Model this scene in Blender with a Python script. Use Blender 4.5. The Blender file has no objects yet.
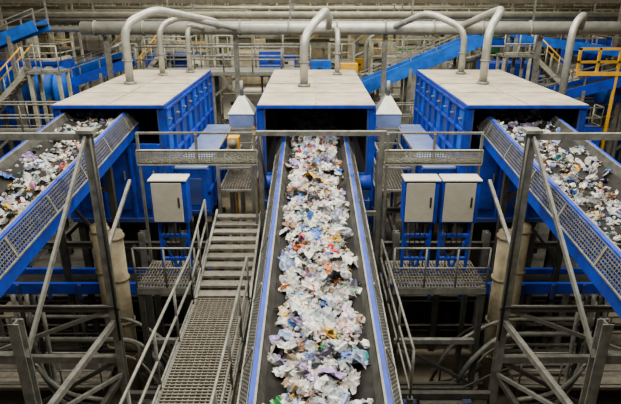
import bpy, math, random
from mathutils import Vector, Matrix
random.seed(7)
ZC = 10.0     # height of viewing platform eye level above the hall floor; builders use z relative to it
FL = -10.0
TI = 0.105

# ------------------------------------------------------------------ materials
def mat(name, col, rough=0.6, metal=0.0, var=0.0, scale=3.0, bump=0.0, col2=None, spec=0.5, emit=0.0):
    m = bpy.data.materials.new(name); m.use_nodes = True
    nt = m.node_tree; b = nt.nodes["Principled BSDF"]
    b.inputs["Base Color"].default_value = (*col, 1)
    b.inputs["Roughness"].default_value = rough
    b.inputs["Metallic"].default_value = metal
    b.inputs["Specular IOR Level"].default_value = spec
    if emit:
        b.inputs["Emission Color"].default_value = (*col, 1); b.inputs["Emission Strength"].default_value = emit
    if var > 0 or col2:
        tc = nt.nodes.new("ShaderNodeTexCoord")
        n = nt.nodes.new("ShaderNodeTexNoise"); n.inputs["Scale"].default_value = scale
        n.inputs["Detail"].default_value = 6; n.inputs["Roughness"].default_value = 0.65
        r = nt.nodes.new("ShaderNodeValToRGB")
        c2 = col2 if col2 else tuple(c*(1-var) for c in col)
        r.color_ramp.elements[0].position = 0.35; r.color_ramp.elements[0].color = (*c2, 1)
        r.color_ramp.elements[1].position = 0.62; r.color_ramp.elements[1].color = (*col, 1)
        nt.links.new(tc.outputs["Object"], n.inputs["Vector"])
        nt.links.new(n.outputs["Fac"], r.inputs["Fac"])
        nt.links.new(r.outputs["Color"], b.inputs["Base Color"])
        if bump > 0:
            bp = nt.nodes.new("ShaderNodeBump"); bp.inputs["Strength"].default_value = bump
            nt.links.new(n.outputs["Fac"], bp.inputs["Height"]); nt.links.new(bp.outputs["Normal"], b.inputs["Normal"])
    return m
BLUE = mat("blue_paint", (0.003, 0.045, 0.54), 0.5, col2=(0.012, 0.032, 0.23), scale=2.6, spec=.25)
BLUE2 = mat("light_blue_paint", (0.005, 0.12, 0.66), 0.5, var=0.45, scale=2, spec=.25)
NAVY = mat("dusty_blue_paint", (0.008, 0.035, 0.22), 0.6, col2=(0.03, 0.045, 0.12), scale=2.5)
SHELF = mat("dusty_pale_blue", (0.15, 0.21, 0.44), 0.6, col2=(0.09, 0.14, 0.36), scale=2)
GALV = mat("galvanised_steel", (0.235, 0.235, 0.215), 0.55, 0.25, var=0.5, scale=5)
MESH = mat("guard_mesh_steel", (0.15, 0.15, 0.14), 0.6, 0.2, var=0.5, scale=5)
DGALV = mat("dull_steel", (0.065, 0.062, 0.053), 0.7, 0.15, var=0.5, scale=4)
DUCT = mat("duct_metal", (0.43, 0.44, 0.41), 0.4, 0.45, var=0.3, scale=3)
DUST = mat("dusty_roof_sheet", (0.46, 0.395, 0.31), 0.85, col2=(0.25, 0.215, 0.175), scale=1.1)
BELT = mat("rubber_belt", (0.012, 0.012, 0.013), 0.9, col2=(0.028, 0.026, 0.024), scale=4, spec=.15)
SKIRT = mat("worn_skirt_plate", (0.075, 0.073, 0.069), 0.65, 0.2, col2=(0.03, 0.029, 0.027), scale=5, spec=.3)
DARK = mat("interior_shade_lining", (0.012, 0.012, 0.013), 0.8)  # near-black lining, paints the shade inside the roofed hoods
CAB = mat("cabinet_grey", (0.55, 0.52, 0.44), 0.5, var=0.15, scale=4)
BEIGE = mat("beige_duct", (0.38, 0.32, 0.21), 0.7, var=0.4, scale=3)
BROWN = mat("brown_truss", (0.12, 0.10, 0.075), 0.7, var=0.4, scale=3)
WHITE = mat("white_steel", (0.42, 0.41, 0.33), 0.5, var=0.4, scale=3)
YEL = mat("yellow_paint", (0.80, 0.42, 0.015), 0.5, var=0.2)
ORA = mat("orange_paint", (0.7, 0.16, 0.02), 0.5, var=0.2)
GRN = mat("green_paint", (0.04, 0.28, 0.10), 0.5, var=0.2)
BLK = mat("black_rubber", (0.015, 0.015, 0.015), 0.5)
GRAT = mat("grating_steel", (0.20, 0.18, 0.15), 0.65, 0.25, var=0.4, scale=8)
TUBE = mat("fluorescent_tube", (0.85, 1.0, 0.72), 0.4, emit=2.0)

def attr_mat(name, rough):
    m = bpy.data.materials.new(name); m.use_nodes = True
    nt = m.node_tree; b = nt.nodes["Principled BSDF"]
    a = nt.nodes.new("ShaderNodeAttribute"); a.attribute_name = "Col"
    tc = nt.nodes.new("ShaderNodeTexCoord")
    n = nt.nodes.new("ShaderNodeTexNoise"); n.inputs["Scale"].default_value = 12; n.inputs["Detail"].default_value = 5
    r = nt.nodes.new("ShaderNodeValToRGB")
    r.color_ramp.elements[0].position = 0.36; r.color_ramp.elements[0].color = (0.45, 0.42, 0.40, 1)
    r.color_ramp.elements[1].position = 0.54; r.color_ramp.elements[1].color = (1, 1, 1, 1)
    mx = nt.nodes.new("ShaderNodeMixRGB"); mx.blend_type = 'MULTIPLY'; mx.inputs[0].default_value = 1
    nt.links.new(tc.outputs["Object"], n.inputs["Vector"]); nt.links.new(n.outputs["Fac"], r.inputs["Fac"])
    nt.links.new(a.outputs["Color"], mx.inputs[1]); nt.links.new(r.outputs["Color"], mx.inputs[2])
    nt.links.new(mx.outputs["Color"], b.inputs["Base Color"])
    b.inputs["Roughness"].default_value = rough
    return m
WASTE = attr_mat("mixed_waste", 0.38)

# ------------------------------------------------------------------ mesh builder
class B:
    def __init__(s, name): s.name=name; s.v=[]; s.f=[]; s.m=[]; s.ms=[]; s.sm=[]; s.c=None
    def mi(s, m):
        if m not in s.ms: s.ms.append(m)
        return s.ms.index(m)
    def add(s, vs, fs, m, smooth=False):
        o=len(s.v); s.v.extend([tuple(x) for x in vs]); k=s.mi(m)
        for f in fs: s.f.append([o+i for i in f]); s.m.append(k); s.sm.append(smooth)
    def box(s, x0,x1,y0,y1,z0,z1,m):
        vs=[(x0,y0,z0),(x1,y0,z0),(x1,y1,z0),(x0,y1,z0),(x0,y0,z1),(x1,y0,z1),(x1,y1,z1),(x0,y1,z1)]
        s.add(vs,[(0,3,2,1),(4,5,6,7),(0,1,5,4),(1,2,6,5),(2,3,7,6),(3,0,4,7)],m)
    def beam(s,p0,p1,w,h,m,up=(0,0,1)):
        p0=Vector(p0);p1=Vector(p1);d=(p1-p0)
        if d.length<1e-6: return
        d.normalize(); u=Vector(up)
        if abs(d.dot(u))>0.98: u=Vector((0,1,0))
        r=d.cross(u).normalized(); u=r.cross(d).normalized()
        vs=[]
        for p in (p0,p1):
            for a,b in ((-1,-1),(1,-1),(1,1),(-1,1)): vs.append(p+r*(a*w/2)+u*(b*h/2))
        s.add(vs,[(0,1,2,3),(7,6,5,4),(0,4,5,1),(1,5,6,2),(2,6,7,3),(3,7,4,0)],m)
    def ibeam(s,p0,p1,w,h,m,t=0.03):
        p0=Vector(p0);p1=Vector(p1);d=(p1-p0).normalized(); u=Vector((0,0,1))
        if abs(d.dot(u))>0.9: u=Vector((0,1,0))
        r=d.cross(u).normalized(); u=r.cross(d).normalized()
        s.beam(p0+u*(h/2-t/2),p1+u*(h/2-t/2),w,t,m,u); s.beam(p0-u*(h/2-t/2),p1-u*(h/2-t/2),w,t,m,u)
        s.beam(p0,p1,t,h-2*t,m,u)
    def tube(s,pts,r,m,seg=8,fil=0.0):
        P=[Vector(p) for p in pts]
        if fil>0 and len(P)>2:
            Q=[P[0]]
            for i in range(1,len(P)-1):
                a=(P[i-1]-P[i]); b=(P[i+1]-P[i]); fa=min(fil,a.length*.48); fb=min(fil,b.length*.48)
                A=P[i]+a.normalized()*fa; C=P[i]+b.normalized()*fb
                for k in range(6):
                    t=k/5; Q.append(A*(1-t)**2+P[i]*2*t*(1-t)+C*t*t)
            Q.append(P[-1]); P=Q
        vs=[];fs=[]; ref=None
        for i,p in enumerate(P):
            d=(P[min(i+1,len(P)-1)]-P[max(i-1,0)]).normalized()
            if ref is None:
                ref=Vector((0,0,1)) if abs(d.z)<0.9 else Vector((1,0,0))
            x=(ref-d*ref.dot(d)).normalized(); ref=x; y=d.cross(x)
            for k in range(seg):
                a=2*math.pi*k/seg; vs.append(p+x*(r*math.cos(a))+y*(r*math.sin(a)))
        n=len(P)
        for i in range(n-1):
            for k in range(seg):
                k2=(k+1)%seg; fs.append((i*seg+k,i*seg+k2,(i+1)*seg+k2,(i+1)*seg+k))
        fs.append(tuple(range(seg))[::-1]); fs.append(tuple((n-1)*seg+k for k in range(seg)))
        s.add(vs,fs,m,True)
    def quadmesh(s,a,b,c,d,nu,nv,w,m):
        """wire mesh panel on quad a-b-c-d (a->b is u, a->d is v)"""
        a,b,c,d=map(Vector,(a,b,c,d)); n=(b-a).cross(d-a).normalized()
        for i in range(nu+1):
            t=i/nu; s.beam(a.lerp(b,t),d.lerp(c,t),w,w,m,n)
        for j in range(nv+1):
            t=j/nv; s.beam(a.lerp(d,t),b.lerp(c,t),w,w,m,n)
    def done(s,bevel=0):
        me=bpy.data.meshes.new(s.name)
        n=len(s.v); xs=[v[0] for v in s.v]; ys=[v[1] for v in s.v]; zs=[v[2] for v in s.v]
        c=((min(xs)+max(xs))/2,(min(ys)+max(ys))/2,min(zs))
        me.from_pydata([(v[0]-c[0],v[1]-c[1],v[2]-c[2]) for v in s.v],[],s.f)
        for m in s.ms: me.materials.append(m)
        me.polygons.foreach_set("material_index",s.m); me.polygons.foreach_set("use_smooth",s.sm)
        if s.c:
            ca=me.color_attributes.new("Col",'FLOAT_COLOR','CORNER'); arr=[]
            for p,col in zip(me.polygons,s.c):
                for _ in range(p.loop_total): arr.extend((*col,1))
            ca.data.foreach_set("color",arr)
        me.update()
        o=bpy.data.objects.new(s.name,me); o.location=(c[0],c[1],c[2]+ZC)
        bpy.context.collection.objects.link(o)
        if bevel:
            b=o.modifiers.new("bevel",'BEVEL'); b.width=bevel; b.segments=1; b.limit_method='ANGLE'
        return o

# ------------------------------------------------------------------ room shell
def wallmat(name,c1,c2,sc):
    m=mat(name,c1,0.8,col2=c2,scale=0.5)
    nt=m.node_tree; b=nt.nodes["Principled BSDF"]
    tc=nt.nodes.new("ShaderNodeTexCoord"); w=nt.nodes.new("ShaderNodeTexWave"); w.inputs["Scale"].default_value=sc
    bp=nt.nodes.new("ShaderNodeBump"); bp.inputs["Strength"].default_value=0.5
    nt.links.new(tc.outputs["Object"],w.inputs["Vector"]); nt.links.new(w.outputs["Fac"],bp.inputs["Height"]); nt.links.new(bp.outputs["Normal"],b.inputs["Normal"])
    return m
WALL=wallmat("corrugated_wall",(0.40,0.37,0.19),(0.25,0.225,0.12),1.2)
CEIL=wallmat("ceiling_sheet",(0.25,0.22,0.17),(0.18,0.16,0.13),1.2)
FLOORM=mat("concrete_floor",(0.18,0.145,0.10),0.85,col2=(0.06,0.05,0.04),scale=0.6)
XL,XR,YB,YF,ZT=-32,32,52,-6,7.5
b=B("floor"); b.box(XL,XR,YF,YB,FL-0.2,FL,FLOORM); b.done()
b=B("wall_back"); b.box(XL,XR,YB,YB+0.3,FL,ZT,WALL); b.done()
b=B("wall_left"); b.box(XL-0.3,XL,YF,YB,FL,ZT,WALL); b.done()
b=B("wall_right"); b.box(XR,XR+0.3,YF,YB,FL,ZT,WALL); b.done()
b=B("ceiling"); b.box(XL,XR,YF,YB,ZT,ZT+0.3,CEIL); b.done()
b=B("trim_back")
for z in (-0.6,-1.5,-2.6,-4.2): b.box(XL+.01,XR-.01,YB-0.25,YB-.01,z,z+0.22,WHITE)
for i in range(17):
    x=-31+i*3.9; b.box(x,x+0.35,YB-0.45,YB-.26,FL,ZT-.01,GALV)
b.done()

# ------------------------------------------------------------------ conveyors
def conveyor(cx,h,y0,y1,legs,hw=0.72):
    b=B("conveyor_belt_line"); z=lambda y:-h/math.cos(math.atan(TI))+TI*y
    def strip(prof,m,y0=y0,y1=y1,smooth=False):
        vs=[(cx+p[0],y,z(y)+p[1]) for y in (y0,y1) for p in prof]; n=len(prof)
        b.add(vs,[(i,i+1,n+i+1,n+i) for i in range(n-1)],m,smooth)
    strip([(-hw,.13),(-hw*.6,.0),(hw*.6,.0),(hw,.13)],BELT)
    strip([(-hw,.10),(-hw*.6,-.03),(hw*.6,-.03),(hw,.10)],BELT)
    strip([(-hw*.9,-.38),(hw*.9,-.38)],BELT)
    for s in (-1,1):
        def L(dx,dz,w,hh,m): b.beam((cx+s*dx,y0,z(y0)+dz),(cx+s*dx,y1,z(y1)+dz),w,hh,m)
        strip([(s*(hw-.02),.12),(s*(hw+.05),.27)],SKIRT)
        strip([(s*(hw+.00),.12),(s*(hw+.07),.27)],SKIRT)
        L(hw+.075,.27,.03,.03,GALV)
        L(hw+.125,.17,.07,.22,BLUE)
        L(hw+.10,-.18,.08,.34,BLUE); L(hw+.13,-.02,.14,.03,BLUE); L(hw+.13,-.34,.14,.03,BLUE)
        A=(cx+s*(hw+.18),y0,z(y0)+.25);Bp=(cx+s*(hw+.18),y1,z(y1)+.25)
        D=(cx+s*(hw+.33),y0,z(y0)-.08);C=(cx+s*(hw+.33),y1,z(y1)-.08)
        b.quadmesh(A,Bp,C,D,int((y1-y0)/.07),6,.014,MESH)
        for k in range(int((y1-y0)/1.5)+1):
            y=y0+k*1.5+.2
            if y<y1: b.beam((cx+s*(hw+.19),y,z(y)+.25),(cx+s*(hw+.34),y,z(y)-.1),.05,.03,GALV)
        L(hw+.34,-.09,.03,.03,GALV)
        if abs(cx)>1: L(hw+.26,-.25,.10,.28,BLUE)
    y=y0+.3
    while y<y1:
        b.tube([(cx-hw*.55,y,z(y)-.10),(cx+hw*.55,y,z(y)-.10)],.055,DGALV,6)
        b.beam((cx-hw-.1,y+.1,z(y)-.22),(cx+hw+.1,y+.1,z(y)-.22),.06,.06,DGALV)
        y+=1.0
    for y in legs:
        for s in (-1,1):
            b.beam((cx+s*(hw+.05),y,z(y)-.35),(cx+s*(hw+.05),y,FL),.14,.14,DGALV)
        b.beam((cx-hw,y,z(y)-1.2),(cx+hw,y,z(y)-1.2),.1,.1,DGALV)
        b.beam((cx-hw,y,z(y)-1.2),(cx+hw,y,z(y)-3.0),.07,.07,DGALV)
    b.done()
    return z
CX=0.12
zC=conveyor(CX,5.405,3.0,20.6,(4.4,7.6,11.0))
XLc,XRc=-5.68,5.66
zL=conveyor(XLc,4.6,3.0,15.9,(5.0,12.6),.68)
zR=conveyor(XRc,4.75,3.0,16.6,(5.0,12.6),.77)

# ------------------------------------------------------------------ waste
PAL=[((.80,.79,.78),34),((.52,.53,.56),17),((.90,.89,.88),18),((.30,.30,.32),9),((.52,.38,.24),8),((.24,.12,.06),6),
 ((.34,.46,.80),8),((.74,.48,.52),4),((.36,.26,.58),6),((.012,.012,.015),10),((.02,.28,.32),2.5),((.03,.15,.62),4.5),((.60,.03,.03),1.3),
 ((.85,.52,.04),2.8),((.05,.32,.10),1.2),((.78,.22,.05),1),((.07,.07,.11),6),((.50,.16,.38),1.6),((.58,.65,.74),12)]
CH=[p[0] for p in PAL]; WT=[p[1] for p in PAL]
import bmesh
bm=bmesh.new(); bmesh.ops.create_icosphere(bm,subdivisions=2,radius=1); bm.verts.ensure_lookup_table()
ICV=[v.co.copy() for v in bm.verts]; ICF=[[v.index for v in f.verts] for f in bm.faces]; bm.free()
def waste(name,cx,z,y0,y1,n,halfw,hh,dull=1.0,smin=.05,smax=.17,mound=True):
    b=B(name); b.c=[]
    R=random.Random(int(abs(cx)*100)+9)
    def wid(y): return halfw*(.90+.11*math.sin(y*3.1)+.08*math.sin(y*7.3+1))*(1 if y>7.5 else .88+.12*(y-3)/4.5)
    def prof(x,y):
        t=min(1,abs(x)/halfw); wob=.75+.35*math.sin(y*2.3)+.2*math.sin(y*5.1+x*4)
        return hh*max(0,(1-t**2))*wob
    if mound:
        nx,ny=14,int((y1-y0)*9); vs=[];fs=[]
        for j in range(ny+1):
            yy=y0+(y1-y0)*j/ny; hw=wid(yy)*.74
            for i in range(nx+1):
                x=-hw+2*hw*i/nx; vs.append((cx+x,yy,z(yy)+.01+prof(x,yy)*.8+(R.uniform(-.03,.03) if 0<i<nx else 0)))
        for j in range(ny):
            for i in range(nx):
                q=j*(nx+1)+i; fs.append((q,q+1,q+nx+2,q+nx+1)); b.c.append(tuple(c*R.uniform(.05,.35)*dull for c in R.choices(CH,WT)[0]))  # mound colours darkened, painting shade into the gaps between pieces
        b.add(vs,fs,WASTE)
    for _ in range(n):
        y=R.uniform(y0,y1); w_=wid(y) if mound else halfw
        x=R.uniform(-1,1)*w_ if mound else max(-w_,min(w_,R.gauss(0,w_*.6)))
        if mound and R.random()<.03: x=R.uniform(-.68,.68)
        big=R.random()<.12
        s=R.uniform(smin,smax)*(1.55 if big else 1)
        if R.random()<.22 and not big: s*=.6
        col=R.choices(CH,WT)[0]; g=R.uniform(.68,1.05)*dull; col=tuple(min(.92,c*g) for c in col)
        rot=Matrix.Rotation(R.uniform(0,6.28),3,'Z')@Matrix.Rotation(R.gauss(0,.55),3,'X')@Matrix.Rotation(R.gauss(0,.55),3,'Y')
        zz=z(y)+(prof(x,y) if mound else 0.0)+max(0,abs(x)-.43)*.45+s*.22
        P=Vector((cx+x,y,zz)); kind=R.random()
        if kind<.70 or big:
            N=8 if big else 6; ax=s*R.uniform(.8,1.4); ay=s*R.uniform(.5,1.0); ph=R.uniform(0,6); fr=R.uniform(2,5); am=s*R.uniform(.12,.32)
            jit=.055 if big else .07
            vs=[]
            for j in range(N+1):
                for i in range(N+1):
                    u=i/N*2-1;w=j/N*2-1
                    uu=u*math.sqrt(max(0,1-w*w/2)); ww=w*math.sqrt(max(0,1-u*u/2)); rag=1+R.uniform(-.25,.12)*(abs(u)>.9 or abs(w)>.9)
                    th=math.atan2(ww,uu+1e-6); rr=math.hypot(uu,ww)
                    v=Vector((ax*uu*rag+R.gauss(0,jit)*s,ay*ww*rag+R.gauss(0,jit)*s,am*math.sin(fr*th+ph)*rr+R.gauss(0,.12)*s+s*.4*(1-rr*rr)-s*.15))
                    vs.append(P+rot@v)
            fs=[(j*(N+1)+i,j*(N+1)+i+1,(j+1)*(N+1)+i+1,(j+1)*(N+1)+i) for j in range(N) for i in range(N)]
        elif kind<.93:
            sx,sy,sz=s*R.uniform(.6,1.0),s*R.uniform(.4,.8),s*R.uniform(.25,.5)
            ph=[R.uniform(0,6) for _ in range(3)]
            vs=[P+rot@Vector((v.x*sx,v.y*sy,v.z*sz))*(1+.25*math.sin(5*v.x+ph[0])*math.sin(5*v.y+ph[1])+R.gauss(0,.09)) for v in ICV]; fs=ICF
        else:
            a,bb,c=s*R.uniform(.6,1),s*R.uniform(.3,.7),s*R.uniform(.1,.35)
            vs=[P+rot@Vector((q[0]*a,q[1]*bb,q[2]*c)) for q in ((-1,-1,-1),(1,-1,-1),(1,1,-1),(-1,1,-1),(-1,-1,1),(1,-.9,1),(.9,1,1),(-1,1,1))]
            fs=[(0,3,2,1),(4,5,6,7),(0,1,5,4),(1,2,6,5),(2,3,7,6),(3,0,4,7)]
        c2=col if R.random()<.75 else tuple(x_*dull for x_ in R.choices(CH,WT)[0])
        k=R.randint(0,len(fs))
        b.add(vs,fs,WASTE); b.c.extend([col if i<k else c2 for i in range(len(fs))])
    b.done()
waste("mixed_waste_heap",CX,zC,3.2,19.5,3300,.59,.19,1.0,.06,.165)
waste("mixed_waste_heap",XLc,zL,3.2,15.7,800,.60,.0,.75,.045,.13,False)
waste("mixed_waste_heap",XRc,zR,3.2,16.4,1000,.68,.0,.8,.045,.13,False)

# ------------------------------------------------------------------ sorter hoods
ZH=-2.64; Y0,Y1=14.0,20.9
def hood(x0,x1,inner,zb,zbelt):
    b=B("optical_sorter_hood")
    b.box(x0-.06,x1+.06,Y0-.12,Y1+.05,ZH-.10,ZH-.02,BLUE)
    b.box(x0-.04,x1+.04,Y0-.10,Y1+.03,ZH-.02,ZH,DUST)
    for i in range(1,4):
        y=Y0+i*(Y1-Y0)/4; b.box(x0,x1,y-.03,y+.03,ZH+.001,ZH+.02,DUST)
    b.box((x0+x1)/2-.02,(x0+x1)/2+.02,Y0,Y1,ZH+.002,ZH+.022,DUST)
    for x,s in ((x0,1),(x1,-1)):
        xa,xb=sorted((x,x+s*.06)); b.box(xa,xb,Y0,Y1,zb,ZH-.10,BLUE)
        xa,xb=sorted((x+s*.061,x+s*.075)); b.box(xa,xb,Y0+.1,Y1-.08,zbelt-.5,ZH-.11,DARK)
        xo=x-s*.09
        xa,xb=sorted((x,xo))
        for i in range(9):
            y=Y0+i*(Y1-Y0)/8; y=min(max(y,Y0+.05),Y1-.05)
            b.box(xa,xb,y-.045,y+.045,zb+.05,ZH-.12,BLUE)
        for zz in (ZH-.16,ZH-.75,ZH-1.45): b.box(xa,xb,Y0,Y1,zz-.04,zz+.04,BLUE)
        xo2=x-s*.11
        for i in range(8):
            ya=Y0+(i+.2)*(Y1-Y0)/8; yb=Y0+(i+.8)*(Y1-Y0)/8
            a,c=sorted((x,x-s*.03)); b.box(a,c,ya,yb,ZH-.66,ZH-.26,NAVY if i%2 else BLUE2)
            a,c=sorted((x,x-s*.03)); b.box(a,c,ya,yb,ZH-1.35,ZH-.85,BLUE2 if i%3==0 else NAVY)
            a,c=sorted((x,xo2)); b.box(a,c,(ya+yb)/2-.06,(ya+yb)/2+.06,ZH-.5,ZH-.46,GALV)
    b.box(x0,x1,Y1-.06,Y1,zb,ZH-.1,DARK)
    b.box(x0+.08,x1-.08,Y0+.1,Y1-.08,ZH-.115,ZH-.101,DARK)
    for x,s in ((x0,1),(x1,-1)):
        a,c=sorted((x-s*.02,x+s*.14)); b.box(a,c,Y0-.05,Y0+.02,zb,ZH-.1,BLUE)
        a,c=sorted((x+s*.10,x+s*.15)); b.box(a,c,Y0-.075,Y0-.05,zb,ZH-.1,NAVY)
    b.box(x0+.14,x1-.14,Y0-.03,Y0+.03,zb,zbelt-.55,BLUE)
    for i in range(4):
        xx=x0+.2+i*(x1-x0-.4)/3; b.box(xx-.04,xx+.04,Y0-.08,Y0-.03,zb,zbelt-.56,BLUE)
    for i in range(3):
        xa=x0+.3+i*(x1-x0-.4)/3; xb=xa+(x1-x0-.4)/3-.2
        b.box(xa,xb,Y0-.05,Y0-.03,zb+.35,zbelt-.8,NAVY); b.box(xa+.04,xb-.04,Y0-.06,Y0-.05,zb+.39,zbelt-.84,BLUE)
        b.box(xb-.12,xb-.08,Y0-.09,Y0-.06,(zb+zbelt)/2-.15,(zb+zbelt)/2+.1,GALV)
    b.box(x0,x1,Y0-.1,Y0-.03,zb,zb+.12,NAVY)
    n=12
    for i in range(n):
        xx=x0+.3+(x1-x0-.6)*i/n
        b.box(xx,xx+(x1-x0-.6)/n*.9,Y1-2.6,Y1-2.58,zbelt+.35,ZH-.1,BLK)
    if inner:
        xw=x1 if inner>0 else x0; xs=xw+inner*.95
        a,c=sorted((xw+inner*.095,xs)); ys0,ys1=Y0+.35,Y0+5.6
        b.box(a,c,ys0,ys1,zb,-4.52,BLUE); b.box(a-.03,c+.03,ys0-.04,ys1+.04,-4.52,-4.46,SHELF)
        for i in range(7):
            y=ys0+.05+i*(ys1-ys0-.1)/6
            e,g=sorted((xs,xs+inner*.06)); b.box(e,g,y-.05,y+.05,zb,-4.53,BLUE)
        b.box(a,c,ys0-.05,ys0,zb+.1,zb+.2,NAVY)
        b.box(a+.15,c-.15,ys0-.03,ys0,-5.6,-4.8,NAVY)
        b.box(min(xs,xs+inner*.06),max(xs,xs+inner*.06),ys0,ys1,-5.3,-5.2,BLUE)
    for x in (x0+.12,x1-.12):
        for y in (Y0+.2,(Y0+Y1)/2,Y1-.2):
            b.beam((x,y,zb),(x,y,FL),.2,.2,DGALV)
    b.done(.012)
hood(-6.66,-3.86,1,-5.95,zL(14))
hood(4.12,7.16,-1,-5.95,zR(14))
hood(-1.33,1.63,0,-5.4,zC(14))

# suction ducts
b=B("exhaust_duct"); r=.14
b.tube([(-9.0,22.2,-1.2),(16,22.2,-1.2)],.25,DUCT,14)
x=-8.5
while x<16: b.tube([(x,22.2,-1.2),(x+.06,22.2,-1.2)],.29,GALV,14); x+=1.9
for x in (-8.2,-3.0,3.0,9.2,14.0):
    b.beam((x,22.5,-1.5),(x,22.5,FL),.18,.18,GALV); b.beam((x,22.2,-1.5),(x,22.6,-1.5),.12,.08,GALV)
b.done()
def risers(pts,r=.13):
    b=B("suction_pipe"); b.tube(pts,r,DUCT,12,.45)
    p=pts[0]; b.tube([(p[0],p[1],p[2]),(p[0],p[1],p[2]+.08)],r+.07,GALV,12)
    b.tube([(p[0],p[1],p[2]+.7),(p[0],p[1],p[2]+.76)],r+.03,GALV,12)
    b.done()
risers([(-5.75,17.4,ZH),(-5.75,17.4,-.85),(-5.0,18.2,-.42),(-3.6,21.7,-.95),(-3.6,22.2,-1.2)],.13)
risers([(-5.2,19.3,ZH),(-5.2,19.3,-1.0),(-4.6,20,-.7),(-2.9,21.9,-1.2)],.10)
risers([(-4.4,20.1,ZH),(-4.4,20.1,-1.0),(-4.2,22.2,-1.2)],.09)
risers([(-.2,16.9,ZH),(-.2,16.9,-1.15),(.45,18.0,-.45),(.7,20.6,-.75),(.7,22.2,-1.2)],.13)
risers([(.95,19.5,ZH),(.95,19.5,-1.2),(.95,22.2,-1.2)],.09)
risers([(5.5,17.4,ZH),(5.5,17.4,-1.0),(6.1,18.2,-.42),(6.5,20.6,-.6),(5.8,22.2,-1.2)],.13)
risers([(5.4,19.7,ZH),(5.4,19.7,-1.1),(4.2,20.3,-.55),(3.2,22.2,-1.2)],.11)
risers([(9.3,20.0,-5),(9.3,20.0,-1.0),(9.9,20.6,-.6),(10.6,22.2,-1.2)],.13)

# ------------------------------------------------------------------ gantries / posts
for s,px,cx in ((-1,-4.24,XLc),(1,4.20,XRc)):
    b=B("steel_support_gantry")
    b.ibeam((px,10,FL),(px,10,-2.42),.16,.16,GALV,.02)
    b.beam((px,10,-2.42),(px,10,-2.36),.3,.3,GALV)
    xo=s*9.6
    b.beam((px,10,-2.5),(xo,10,-2.5),.10,.13,GALV)
    b.ibeam((xo,10,FL),(xo,10,-2.42),.16,.16,GALV,.02)
    b.ibeam((s*4.5,7,FL),(s*4.5,7,zL(7)-.75),.17,.17,GALV,.02)
    b.ibeam((s*7.6,7,FL),(s*7.6,7,-5.0),.17,.17,GALV,.02)
    b.beam((s*4.5,7,-5.3),(s*7.6,7,-5.3),.12,.16,GALV)
    b.beam((px,9.9,-2.5),(s*4.45,7.0,-5.3),.05,.08,GALV)
    b.beam((px,10,-7.6),(xo,10,-7.6),.12,.16,GALV)
    b.beam((px,10,-6.3),(xo,10,-6.3),.10,.12,GALV)
    b.beam((px,10,-6.3),(s*7.5,10,-7.6),.07,.08,GALV)
    b.beam((px,10,-7.6),(s*7.5,10,-9.6),.07,.08,DGALV)
    b.beam((px,10,-5.0),(px+s*.15,12.4,-4.2),.07,.07,GALV)
    b.beam((s*4.5,7,-6.6),(px,10,-6.6),.10,.12,GALV)
    b.beam((s*4.5,7,-8.0),(px,10,-8.0),.10,.12,DGALV)
    b.beam((s*4.5,7,-6.6),(px,10,-8.0),.07,.07,GALV)
    b.beam((px,10,-8.6),(px-s*2.2,10,-8.6),.12,.15,DGALV)
    b.ibeam((px-s*2.2,10,FL),(px-s*2.2,10,-8.5),.14,.14,DGALV,.02)
    b.tube([(px-s*.1,9.85,-2.5),(px-s*.1,9.85,-7)],.03,BLK,6)
    for k in range(3): b.tube([(px-s*.12,9.9+.05*k,-6.2-.06*k),(s*9.3,9.9+.05*k,-6.2-.06*k)],.03,BLK,6)
    b.done()
b=B("conveyor_gantry")
for x in (-1.2,1.70):
    b.beam((x,12.5,-3.02),(x,12.5,FL),.11,.11,GALV)
    b.beam((x,12.5,-6.0),(x,14,-7.4),.07,.07,DGALV)
b.beam((-1.3,12.5,-3.05),(1.8,12.5,-3.05),.1,.11,GALV)
b.beam((-1.2,12.5,-5.1),(1.7,12.5,-5.1),.1,.11,GALV)
b.tube([(-1.2,12.4,-3.1),(-1.05,12.4,-4.6)],.03,BLK,6)
b.done()
for xa,xb in ((-4.15,-1.28),(1.78,4.11)):
    b=B("cable_tray"); q=-.16
    for z in (-3.30,-3.62): b.beam((xa,12.4,z+q),(xb,12.4,z+q),.06,.06,WHITE)
    n=int((xb-xa)/.06); b.quadmesh((xa,12.38,-3.3+q),(xb,12.38,-3.3+q),(xb,12.38,-3.6+q),(xa,12.38,-3.6+q),n,6,.02,WHITE)
    b.quadmesh((xa,12.38,-3.62+q),(xb,12.38,-3.62+q),(xb,12.75,-3.62+q),(xa,12.75,-3.62+q),n,5,.014,GALV)
    for k in range(4): b.tube([(xa,12.45+k*.07,-3.57+q),(xb,12.45+k*.07,-3.57+q)],.022,BLK if k%2 else DGALV,6)
    b.beam((xa,12.5,-3.05),(xb,12.5,-3.05),.05,.05,GALV)
    for x in (xa+.05,xb-.05): b.beam((x,12.42,-3.05),(x,12.42,FL),.06,.06,GALV)
    b.beam(((xa+xb)/2,12.42,-3.05),((xa+xb)/2,12.42,-3.7),.06,.06,GALV)
    b.done()

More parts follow.
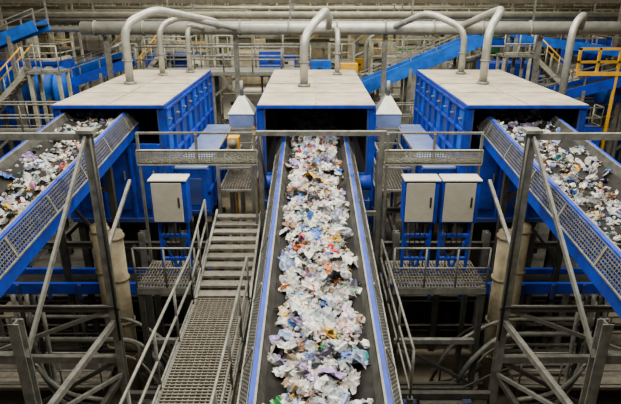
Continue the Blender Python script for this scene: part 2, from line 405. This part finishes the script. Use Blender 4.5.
# ------------------------------------------------------------------ cabinets
def cabinet(xa,xb):
    b=B("electrical_cabinet"); z0,z1=-4.9,-3.88; y=11.4
    b.box(xa,xb,y,y+.4,z0,z1,BLUE); b.box(xa+.04,xb-.10,y-.03,y,z0+.04,z1-.04,CAB)
    b.box(xa-.02,xb+.02,y-.05,y+.42,z1,z1+.04,CAB)
    b.box(xb-.20,xb-.16,y-.06,y-.03,-4.5,-4.25,BLK)
    for x in (xa+.08,xb-.08):
        b.beam((x,y+.2,z0),(x,y+.2,-6.25),.07,.07,BLUE)
    m=(xa+xb)/2
    b.beam((xa+.08,y+.2,-5.3),(m,y+.2,-6.2),.05,.05,BLUE); b.beam((xb-.08,y+.2,-5.3),(m,y+.2,-6.2),.05,.05,BLUE)
    b.beam((xa+.08,y+.2,-5.3),(xb-.08,y+.2,-5.3),.09,.09,BLUE)
    b.beam((xa+.08,y+.2,-5.9),(xb-.08,y+.2,-5.9),.07,.07,BLUE)
    for k in range(4): b.tube([(xa+.2+k*.12,y+.1,z0),(xa+.22+k*.12,y+.1,-5.6),(xa+.3+k*.1,y+.3,-6.25)],.018,BLK,5,.2)
    b.done(.01)
cabinet(-3.62,-2.80); cabinet(2.12,2.90); cabinet(2.98,3.82)

def railing(b,pts,z0,z1,m=GALV,step=1.1,r=.025):
    for a,c in zip(pts[:-1],pts[1:]):
        a=Vector(a);c=Vector(c); L=(c-a).length; n=max(1,round(L/step))
        for zz in (z1,(z0+z1)/2,z0+.1): b.tube([(a.x,a.y,a.z+zz),(c.x,c.y,c.z+zz)],r if zz!=z0+.1 else .02,m,6)
        for i in range(n+1):
            p=a.lerp(c,i/n); b.tube([(p.x,p.y,p.z+z0),(p.x,p.y,p.z+z1)],r,m,6)
for xa,xb in ((-4.0,-2.62),(1.9,4.05)):
    b=B("service_platform"); z=-6.3
    b.beam((xa,10.9,z-.08),(xb,10.9,z-.08),.08,.16,GALV); b.beam((xa,12.2,z-.08),(xb,12.2,z-.08),.08,.16,GALV)
    n=int((xb-xa)/.07); b.quadmesh((xa,10.9,z),(xb,10.9,z),(xb,12.2,z),(xa,12.2,z),n,10,.018,GRAT)
    railing(b,[(xa,10.9,z),(xb,10.9,z)],0,1.0,step=.7)
    b.quadmesh((xa,10.92,z+.12),(xb,10.92,z+.12),(xb,10.92,z+.5),(xa,10.92,z+.5),int(n*.8),5,.01,GALV)
    for x in (xa+.05,xb-.05):
        for y in (10.95,12.15): b.beam((x,y,z),(x,y,FL),.12,.12,DGALV)
    b.beam((xa,10.95,z-1.5),(xb,10.95,z-1.5),.1,.12,GALV)
    b.beam((xa,10.95,z-1.5),(xb,10.95,z-2.8),.07,.07,DGALV); b.beam((xa,10.95,z-2.8),(xb,10.95,z-2.8),.1,.12,DGALV)
    b.done()

b=B("grating_walkway"); xa,xb=-2.42,-1.28; z=-6.0
for x in (xa,xb): b.beam((x,3,z-.08),(x,9.9,z-.08),.06,.18,GALV)
y=3.0
while y<9.9: b.beam((xa,y,z),(xb,y,z),.022,.03,GRAT); y+=.075
for i in range(13): x=xa+(xb-xa)*i/12; b.beam((x,3,z-.012),(x,9.9,z-.012),.016,.02,GRAT)
N=10
for i in range(N):
    ys=9.95+i*.30; zs=z+.04+i*.075
    b.box(xa,xb,ys,ys+.25,zs-.035,zs,GRAT); b.beam((xa,ys,zs-.01),(xb,ys,zs-.01),.03,.06,GALV)
for x in (xa,xb): b.beam((x,9.9,z-.05),(x,13.0,z+.72),.05,.2,GALV)
for x in (xa-.02,xb+.0):
    railing(b,[(x,3.2,z),(x,9.7,z)],0,1.1,step=1.3)
railing(b,[(xa-.02,9.7,z),(xa-.02,11.6,z+.5)],0,1.1,step=1.0)
for yy in (3.3,6.4,9.6,12.8):
    for x in (xa+.05,xb-.05): b.beam((x,yy,z-.1 if yy<10 else z+.5),(x,yy,FL),.12,.12,DGALV)
    b.beam((xa,yy,z-1.6),(xb,yy,z-1.6),.08,.1,DGALV)
b.done()
b=B("handrail"); railing(b,[(1.75,7.6,-6.6),(1.75,12.0,-6.6)],0,1.0,step=1.6)
for yy in (7.6,12): b.beam((1.75,yy,-6.6),(1.75,yy,FL),.1,.1,DGALV)
b.done()

# ------------------------------------------------------------------ under-structure
for s in (-1,1):
    x0,x1=(-9.5,-2.75) if s<0 else (2.0,9.5)
    b=B("blue_transfer_conveyor")
    b.box(x0,x1,12.3,12.4,-7.3,-7.0,BLUE); b.box(x0,x1,13.1,13.2,-7.3,-7.0,BLUE); b.box(x0,x1,12.4,13.1,-7.2,-7.15,BELT)
    x=x0+.3
    while x<x1: b.beam((x,12.25,-7.0),(x,12.25,-7.42),.08,.06,NAVY); x+=.8
    for x in (x0+.3,(x0+x1)/2,x1-.3): 
        for y in (12.4,13.1): b.beam((x,y,-7.3),(x,y,FL),.14,.14,DGALV)
    b.done()
    b=B("lower_steel_frame")
    R=random.Random(11+s)
    for y in (13.6,16.2,19.0):
        for k in range(6):
            x=x0+(x1-x0)*(k+.3)/6
            b.ibeam((x,y,FL),(x,y,-6.1),.18,.18,DGALV if k%2 else GALV,.02)
        for z in (-6.5,-8.2,-9.2): b.ibeam((x0,y,z),(x1,y,z),.12,.18,DGALV,.02)
        b.beam((x0+.5,y,-8.2),(x0+2.2,y,-6.5),.08,.08,GALV); b.beam((x1-.6,y,-8.2),(x1-2.2,y,-6.5),.08,.08,GALV)
    for k in range(4):
        x=x0+(x1-x0)*(k+.3)/4
        for z in (-6.7,-8.4): b.beam((x,13.6,z),(x,19,z),.1,.14,DGALV)
    b.box(x0+.2,x1-.2,13.7,19,-8.12,-8.08,DGALV)
    b.done()
    b=B("maintenance_deck")
    b.box(s*5.0 if s>0 else -8.8,8.8 if s>0 else -5.0,10.5,12.0,-8.9,-8.82,GRAT)
    xa,xb=(5.0,8.8) if s>0 else (-8.8,-5.0)
    railing(b,[(xa,10.5,-8.82),(xb,10.5,-8.82)],0,1.0,GALV,.9)
    railing(b,[(xa,12.0,-8.82),(xb,12.0,-8.82)],0,1.0,DGALV,.9)
    for x in (xa+.1,(xa+xb)/2,xb-.1):
        for y in (10.6,11.9): b.beam((x,y,-8.9),(x,y,FL),.12,.12,DGALV)
    b.done()
    b=B("baler_press")
    xa,xb=(2.2,3.8) if s>0 else (-4.0,-2.75)
    b.box(xa,xb,8.2,10.6,FL,-8.95,NAVY if s>0 else DGALV)
    for k in range(5):
        y=8.2+k*.6; b.box(xa-.05,xb+.05,y-.05,y+.05,FL,-8.88,DGALV)
    b.box(xa+.3,xb-.3,8.6,10.2,-8.949,-8.7,DGALV); b.tube([((xa+xb)/2,7.4,-9.4),((xa+xb)/2,8.2,-9.4)],.22,GALV,12)
    for k in range(3): b.tube([(xa+.3+k*.3,8.5,-8.9),(xa+.3+k*.3,8.3,-8.5),(xa+.5+k*.3,9.5,-8.4),(xa+.5+k*.3,9.9,-8.9)],.04,BLK,6,.3)
    b.done()
    b=B("pneumatic_pipes")
    for k in range(9):
        z=-7.4-k*.26; y=10.7+R.uniform(0,1.2)
        b.tube([(s*(8.6-R.random()*2),y,z),(s*(3.9+R.random()),y,z),(s*(3.2+R.random()),y-.3,z-.6),(s*(3.0+R.random()),y+.3,FL+.02)],R.choice((.03,.045,.06)),R.choice((DGALV,GALV,BLK,GALV)),7,.5)
    for k in range(5):
        b.tube([(s*(6.6-.15*k),10.4,-6.2),(s*(6.6-.15*k),10.3,-7.6-.2*k),(s*(5.6),9.7,-8.3-.2*k),(s*4.6,9.6,-8.4-.2*k)],.05,BLK if k%2 else GALV,7,.8)
    b.done()
    b=B("dust_extraction_duct")
    for x,y in ((s*4.65,11.6),(s*5.15,12.0)):
        b.tube([(x,y,-5.2),(x,y,FL)],.2,BEIGE,14)
        for z in (-5.3,-6.4,-7.6,-8.6): b.tube([(x,y,z),(x,y,z-.07)],.235,BEIGE,14)
    b.done()
    b=B("reject_chute")
    xm=s*5.6
    vs=[(xm-1.2,14.6,-5.95),(xm+1.2,14.6,-5.95),(xm+1.2,18,-5.95),(xm-1.2,18,-5.95),(xm-.6,15.2,-8.6),(xm+.6,15.2,-8.6),(xm+.6,17,-8.6),(xm-.6,17,-8.6)]
    b.add(vs,[(0,1,5,4),(1,2,6,5),(2,3,7,6),(3,0,4,7),(4,5,6,7),(0,3,2,1)],DGALV)
    b.box(xm-1.25,xm+1.25,14.5,18.1,-6.05,-5.96,NAVY); b.box(xm-.8,xm+.8,15,17.2,FL,-8.6,NAVY)
    b.done()
def fr(b,x,y,z0,z1,a0,a1,m):
    vs=[(x-a0,y-a0,z0),(x+a0,y-a0,z0),(x+a0,y+a0,z0),(x-a0,y+a0,z0),(x-a1,y-a1,z1),(x+a1,y-a1,z1),(x+a1,y+a1,z1),(x-a1,y+a1,z1)]
    b.add(vs,[(0,3,2,1),(4,5,6,7),(0,1,5,4),(1,2,6,5),(2,3,7,6),(3,0,4,7)],m)
for s,x in ((-1,-2.35),(1,2.65)):
    b=B("feed_hopper"); y=18.5
    fr(b,x,y,-4.2,-3.75,.42,.42,SHELF); fr(b,x,y,-3.75,-3.2,.45,.10,DUCT); b.tube([(x,y,-3.2),(x,y,-2.7)],.06,GALV,8)
    fr(b,x,y,-5.0,-4.2,.2,.42,DUCT)
    for dx in (-.4,.4):
        for dy in (-.4,.4): b.beam((x+dx,y+dy,-4.2),(x+dx,y+dy,FL),.09,.09,YEL if s<0 else BLUE)
    b.done()
b=B("yellow_drive_unit"); b.box(-2.6,-2.25,16.4,16.8,-4.5,-4.15,YEL); b.tube([(-2.42,16.2,-4.32),(-2.42,16.4,-4.32)],.13,GALV,10); b.box(-2.65,-2.2,16.3,16.9,-4.6,-4.5,GALV)
for x in (-2.6,-2.25): b.beam((x,16.6,-4.6),(x,16.6,FL),.09,.09,GALV)
b.done()
b=B("access_frame")
for x in (-2.7,-1.7,1.95,3.0):
    for y in (15.0,17.8,20.3): b.beam((x,y,FL),(x,y,-4.2),.09,.09,GALV)
for xa,xb in ((-2.7,-1.7),(1.95,3.0)):
    for z in (-4.2,-4.7,-5.4):
        for y in (15.0,17.8,20.3): b.beam((xa,y,z),(xb,y,z),.06,.06,GALV)
        for x in (xa,xb): b.beam((x,15,z),(x,20.3,z),.05,.05,GALV)
    b.quadmesh((xa,15,-5.4),(xb,15,-5.4),(xb,20.3,-5.4),(xa,20.3,-5.4),12,50,.02,GRAT)
b.done()
for x in (-1.05,1.36):
    b=B("belt_drive_motor")
    b.tube([(x-.22,13.4,-4.6),(x+.22,13.4,-4.6)],.2,BLUE,12); b.box(x-.15,x+.15,13.2,13.7,-5.0,-4.75,NAVY)
    b.box(x-.18,x+.18,13.1,13.8,FL,-5.0,NAVY)
    b.done()

# ------------------------------------------------------------------ background plant
def bgconv(p0,p1,w=1.0,m=BLUE2,name="inclined_conveyor",h=.6):
    b=B(name); p0=Vector(p0);p1=Vector(p1); d=(p1-p0).normalized(); r=d.cross(Vector((0,0,1))).normalized()
    for s in (-1,1): b.beam(p0+r*s*w/2,p1+r*s*w/2,.08,h,m)
    b.beam(p0,p1,w,.06,BELT)
    for s in (-1,1): b.beam(p0+r*s*w/2+Vector((0,0,.65)),p1+r*s*w/2+Vector((0,0,.65)),.05,.05,GALV)
    L=(p1-p0).length; n=int(L/1.5)+1
    for i in range(n+1):
        q=p0.lerp(p1,i/n)
        for s in (-1,1):
            b.beam(q+r*s*w/2,q+r*s*w/2+Vector((0,0,.65)),.05,.05,GALV)
            if i%2==0: b.beam(q+r*s*w/2,(q.x+r.x*s*w/2,q.y+r.y*s*w/2,FL),.14,.14,GALV)
    b.done()
bgconv((-17.0,23.6,-3.2),(-11.2,23.6,-1.15),1.2,BLUE2,h=.45)
bgconv((-15.5,26.6,-5.2),(-8.6,26.6,-3.0),1.0,BLUE,h=.45)
bgconv((2.4,26.5,-4.2),(8.2,26.5,-1.8),1.0,BLUE2,h=.6)
bgconv((-20,34,-6),(-10.5,30,-3.2))
bgconv((9,33,-2.6),(22,33,-2.6),1.4,BLUE,h=.4)
bgconv((9.5,24.6,-4.6),(18.5,24.6,-2.3),1.2,BLUE,h=.45)
bgconv((9.8,27.2,-1.9),(17.5,27.2,-2.9),1.0,BLUE2,h=.4)
bgconv((-9,38,-3),(2,38,-3),1.0,WHITE)

def drum(cx,y,z,r,l,m=BLUE2):
    b=B("drum_screen")
    b.tube([(cx-l/2,y,z),(cx+l/2,y,z)],r,m,24)
    for k in range(5):
        x=cx-l/2+l*k/4; b.tube([(x-.06,y,z),(x+.06,y,z)],r+.12,GALV if k%2 else m,24)
    for x in (cx-l/2+.3,cx+l/2-.3):
        for dy in (-r*.8,r*.8): b.beam((x,y+dy,z),(x,y+dy,FL),.2,.2,GALV)
        b.beam((x,y-r*.8,z-r-.2),(x,y+r*.8,z-r-.2),.2,.2,GALV)
    b.done()
drum(15.6,25.9,-4.4,.8,3.0,BLUE2); drum(-12.6,25.2,-4.0,.85,2.2,BLUE2)

def machine(x0,x1,y0,y1,z1,m,name="sorting_machine",z0=None):
    b=B(name); z0=FL+1.2 if z0 is None else z0
    b.box(x0,x1,y0,y1,z0,z1,m)
    n=max(2,int((x1-x0)/.9))
    for i in range(n+1):
        x=x0+(x1-x0)*i/n; b.box(x-.05,x+.05,y0-.07,y0-.001,z0,z1,m)
    for z in (z0+.1,(z0+z1)/2,z1-.1): b.box(x0,x1,y0-.06,y0-.001,z-.05,z+.05,m)
    for i in range(n):
        x=x0+(x1-x0)*(i+.5)/n; b.box(x-.22,x+.22,y0-.03,y0,z1-.9,z1-.35,(YEL if i%2 else WHITE) if i%3==0 else m)
    railing(b,[(x0,y0,z1),(x1,y0,z1),(x1,y1,z1)],0,.9,WHITE,1.2,.03)
    for x in (x0+.1,x1-.1):
        for y in (y0+.1,y1-.1): b.beam((x,y,z0),(x,y,FL),.2,.2,GALV)
    b.done()
machine(8.4,12.6,23.0,23.8,-5.4,BLUE)
machine(-16,-12.8,28.4,30,-3.2,BLUE); machine(-20,-16.5,27,28.5,-2.4,BLUE)
machine(-8.6,-6.2,29,30.4,-2.9,BLUE); machine(13.2,15,28.4,29.8,-2.5,BLUE)
machine(15.5,20.5,29,31,-4.0,BLUE); machine(-3.5,-.6,27,29,-4.6,CAB); machine(.8,3.2,27.6,29,-4.6,BEIGE)
machine(4.3,8.2,34,37,-3.4,WHITE); machine(-4.6,-1.6,31,33,-3.0,BEIGE); machine(-22,-18,33,36,-2.8,BEIGE)
machine(9.5,12.4,29.4,31.5,-3.4,BLUE); machine(11,17,38,42,-2.4,WHITE); machine(-17,-11,40,44,-2.0,CAB); machine(-3,3,42,46,-2.4,BEIGE)
machine(19,25,38,42,-1.8,BEIGE)

b=B("yellow_platform_frame")
for x in (13.4,14.6,15.8):
    for y in (24.0,): b.beam((x,y,FL),(x,y,-2.1),.1,.1,YEL)
b.beam((11.6,24,-2.15),(15.9,24,-2.15),.1,.1,YEL); b.beam((11.6,24,-2.7),(15.9,24,-2.7),.1,.1,YEL); b.beam((11.6,24,-3.2),(15.9,24,-3.2),.16,.16,YEL)
for x in (11.65,12.5): b.beam((x,24,-3.2),(x,24,-2.1),.1,.1,YEL)
b.box(11.6,15.8,24.0,24.3,-3.3,-3.22,GALV)
b.done()

def gallery(x0,x1,y,z,m=WHITE,d=1.6):
    b=B("elevated_gallery")
    b.box(x0,x1,y,y+d,z-.18,z,m); railing(b,[(x0,y,z),(x1,y,z)],0,1.1,m,1.4,.035); railing(b,[(x0,y+d,z),(x1,y+d,z)],0,1.1,m,1.4,.035)
    x=x0+.3
    while x<x1:
        for yy in (y+.15,y+d-.15): b.beam((x,yy,z-.1),(x,yy,FL),.2,.2,m)
        b.beam((x,y+.15,z-1.2),(x+1.2,y+.15,z-.2),.1,.1,m)
        x+=3.1
    b.done()
gallery(-8,0,25.4,-3.3,GALV); gallery(2,16,25.2,-5.9,GALV,.5) ; gallery(-26,-4,36.5,-2.0,BEIGE); gallery(-4,24,36,-1.9,BEIGE,1.4)
gallery(-28,28,47,-1.6,WHITE); gallery(-20,-9,21.6,-5.2,GALV,.6)
def stair(x0,x1,y,z0,z1):
    b=B("access_stair"); p0=Vector((x0,y,z0));p1=Vector((x1,y,z1))
    for dy in (0,.9):
        o_=Vector((0,dy,0)); b.beam(p0+o_,p1+o_,.06,.2,WHITE); b.tube([p0+o_+Vector((0,0,1)),p1+o_+Vector((0,0,1))],.03,YEL,6)
        for i in range(5): q=p0.lerp(p1,i/4)+o_; b.tube([q,q+Vector((0,0,1))],.025,WHITE,6)
        b.beam(p0+o_,(x0,y+dy,FL),.12,.12,WHITE)
    for i in range(14): q=p0.lerp(p1,(i+.5)/14); b.box(q.x-.13,q.x+.13,q.y,q.y+.9,q.z-.02,q.z+.02,GALV)
    g=1 if x1>x0 else -1; a,c=sorted((x1,x1+g*1.4))
    b.box(a,c,y-.1,y+.9,z1-.1,z1,GALV); railing(b,[(a,y-.1,z1),(c,y-.1,z1)],0,1,WHITE,.8)
    for x in (a+.1,c-.1):
        for dy in (0,.85): b.beam((x,y+dy,z1-.1),(x,y+dy,FL),.12,.12,WHITE)
    b.done()
stair(-14.6,-11.6,22.4,-5.6,-2.9)
stair(-9.6,-7.4,27.8,-5.0,-2.6)
stair(13.0,10.4,26.0,-4.8,-2.6)

b=B("overhead_pipe_run")
for y,z,r,m in ((27.9,-1.55,.14,DUCT),(31,-1.0,.18,WHITE),(34,-1.5,.16,GALV),(40,-.9,.2,DUCT)):
    b.tube([(-26,y,z),(26,y,z)],r,m,10)
    x=-25
    while x<26: b.beam((x,y+r,z),(x,y+r,ZT-.02),.08,.08,GALV); x+=6
b.done()
b=B("fluorescent_light_row")
for y,z in ((43,-.75),):
    x=-27
    while x<27:
        b.box(x,x+1.5,y-.12,y+.12,z,z+.1,WHITE); b.tube([(x+.05,y,z-.05),(x+1.45,y,z-.05)],.05,TUBE,8)
        b.beam((x+.75,y,z+.1),(x+.75,y,ZT-.02),.04,.04,GALV); x+=3.6
b.done()
b=B("roof_truss")
for y in (29,37,45):
    b.beam((XL+.3,y,-.25),(XR-.3,y,-.25),.25,.25,BROWN); b.beam((XL+.3,y,1.6),(XR-.3,y,1.6),.25,.25,BROWN)
    x=XL+.5
    while x<XR-3: b.beam((x,y,-.1),(x+1.5,y,1.6),.12,.12,BROWN); b.beam((x+1.5,y,1.6),(x+3,y,-.1),.12,.12,BROWN); x+=3
    for x in (XL+.6,-16,16,XR-.6): b.beam((x,y,FL),(x,y,ZT-.02),.4,.4,BROWN)
b.done()
R=random.Random(3)
for i in range(75):
    y=R.uniform(26,44); x=R.uniform(-.62,.62)*y
    k=R.random(); h=R.uniform(-5.5,-2.2)
    if k<.35:
        b=B("stair_tower"); w=R.uniform(.8,1.8)
        for dx in (0,w):
            for dy in (0,1.2): b.beam((x+dx,y+dy,FL),(x+dx,y+dy,h+1),.12,.12,WHITE)
        z=FL+1
        sgn=1
        while z<h:
            b.beam((x if sgn>0 else x+w,y+.6,z),(x+w if sgn>0 else x,y+.6,min(z+1.3,h)),.7,.1,GALV); sgn*=-1; z+=1.3
            b.beam((x,y,z),(x+w,y,z),.1,.1,WHITE)
        b.box(x,x+w,y,y+1.2,h-.1,h,GALV); railing(b,[(x,y,h),(x+w,y,h)],0,1,YEL if R.random()<.4 else WHITE,.8,.03)
        b.done()
    elif k<.78:
        b=B("control_box"); w=R.uniform(.5,1.2); m=R.choice((BEIGE,YEL,CAB,GRN,BLUE,BLUE,GALV,CAB,WHITE,BLUE2))
        b.box(x,x+w,y,y+.5,h-1.2,h,m); b.box(x+.12,x+w-.12,y-.03,y,h-1.0,h-.2,CAB if R.random()<.5 else m); b.box(x+w*.4,x+w*.6,y-.05,y-.03,h-.5,h-.35,BLK)
        b.beam((x+.1,y+.25,h-1.2),(x+.1,y+.25,FL),.1,.1,GALV); b.beam((x+w-.1,y+.25,h-1.2),(x+w-.1,y+.25,FL),.1,.1,GALV)
        b.done()
    else:
        b=B("dust_pipe"); w=R.uniform(1,3)
        b.tube([(x,y,FL),(x,y,h+.6),(x+w,y,h+1.2),(x+w,y+2,h+1.2)],R.uniform(.1,.2),R.choice((DUCT,WHITE,DUCT)),10,.6)
        b.done()

# ------------------------------------------------------------------ lights
def area(loc,sx,sy,e,col=(1,.94,.77)):
    l=bpy.data.lights.new("added_overhead_light",'AREA'); l.shape='RECTANGLE'; l.size=sx; l.size_y=sy; l.energy=e; l.color=col  # unseen area lamp added below the ceiling, emulating skylights
    o=bpy.data.objects.new("added_overhead_light",l); o.location=loc; bpy.context.collection.objects.link(o)
for y,e in ((4,3000),(12,4500),(20,3900),(31,2600),(42,3000)): area((0,y,ZC+ZT-.3),22,1.2,e)
w=bpy.data.worlds.new("World"); bpy.context.scene.world=w; w.use_nodes=True
w.node_tree.nodes["Background"].inputs[0].default_value=(.95,.96,.95,1); w.node_tree.nodes["Background"].inputs[1].default_value=.06

# ------------------------------------------------------------------ camera
c=bpy.data.cameras.new("camera"); c.lens=31.2; c.sensor_width=36; c.clip_end=200
o=bpy.data.objects.new("camera",c); o.location=(0,0,ZC); o.rotation_euler=(math.radians(90-21),0,0)
bpy.context.collection.objects.link(o); bpy.context.scene.camera=o
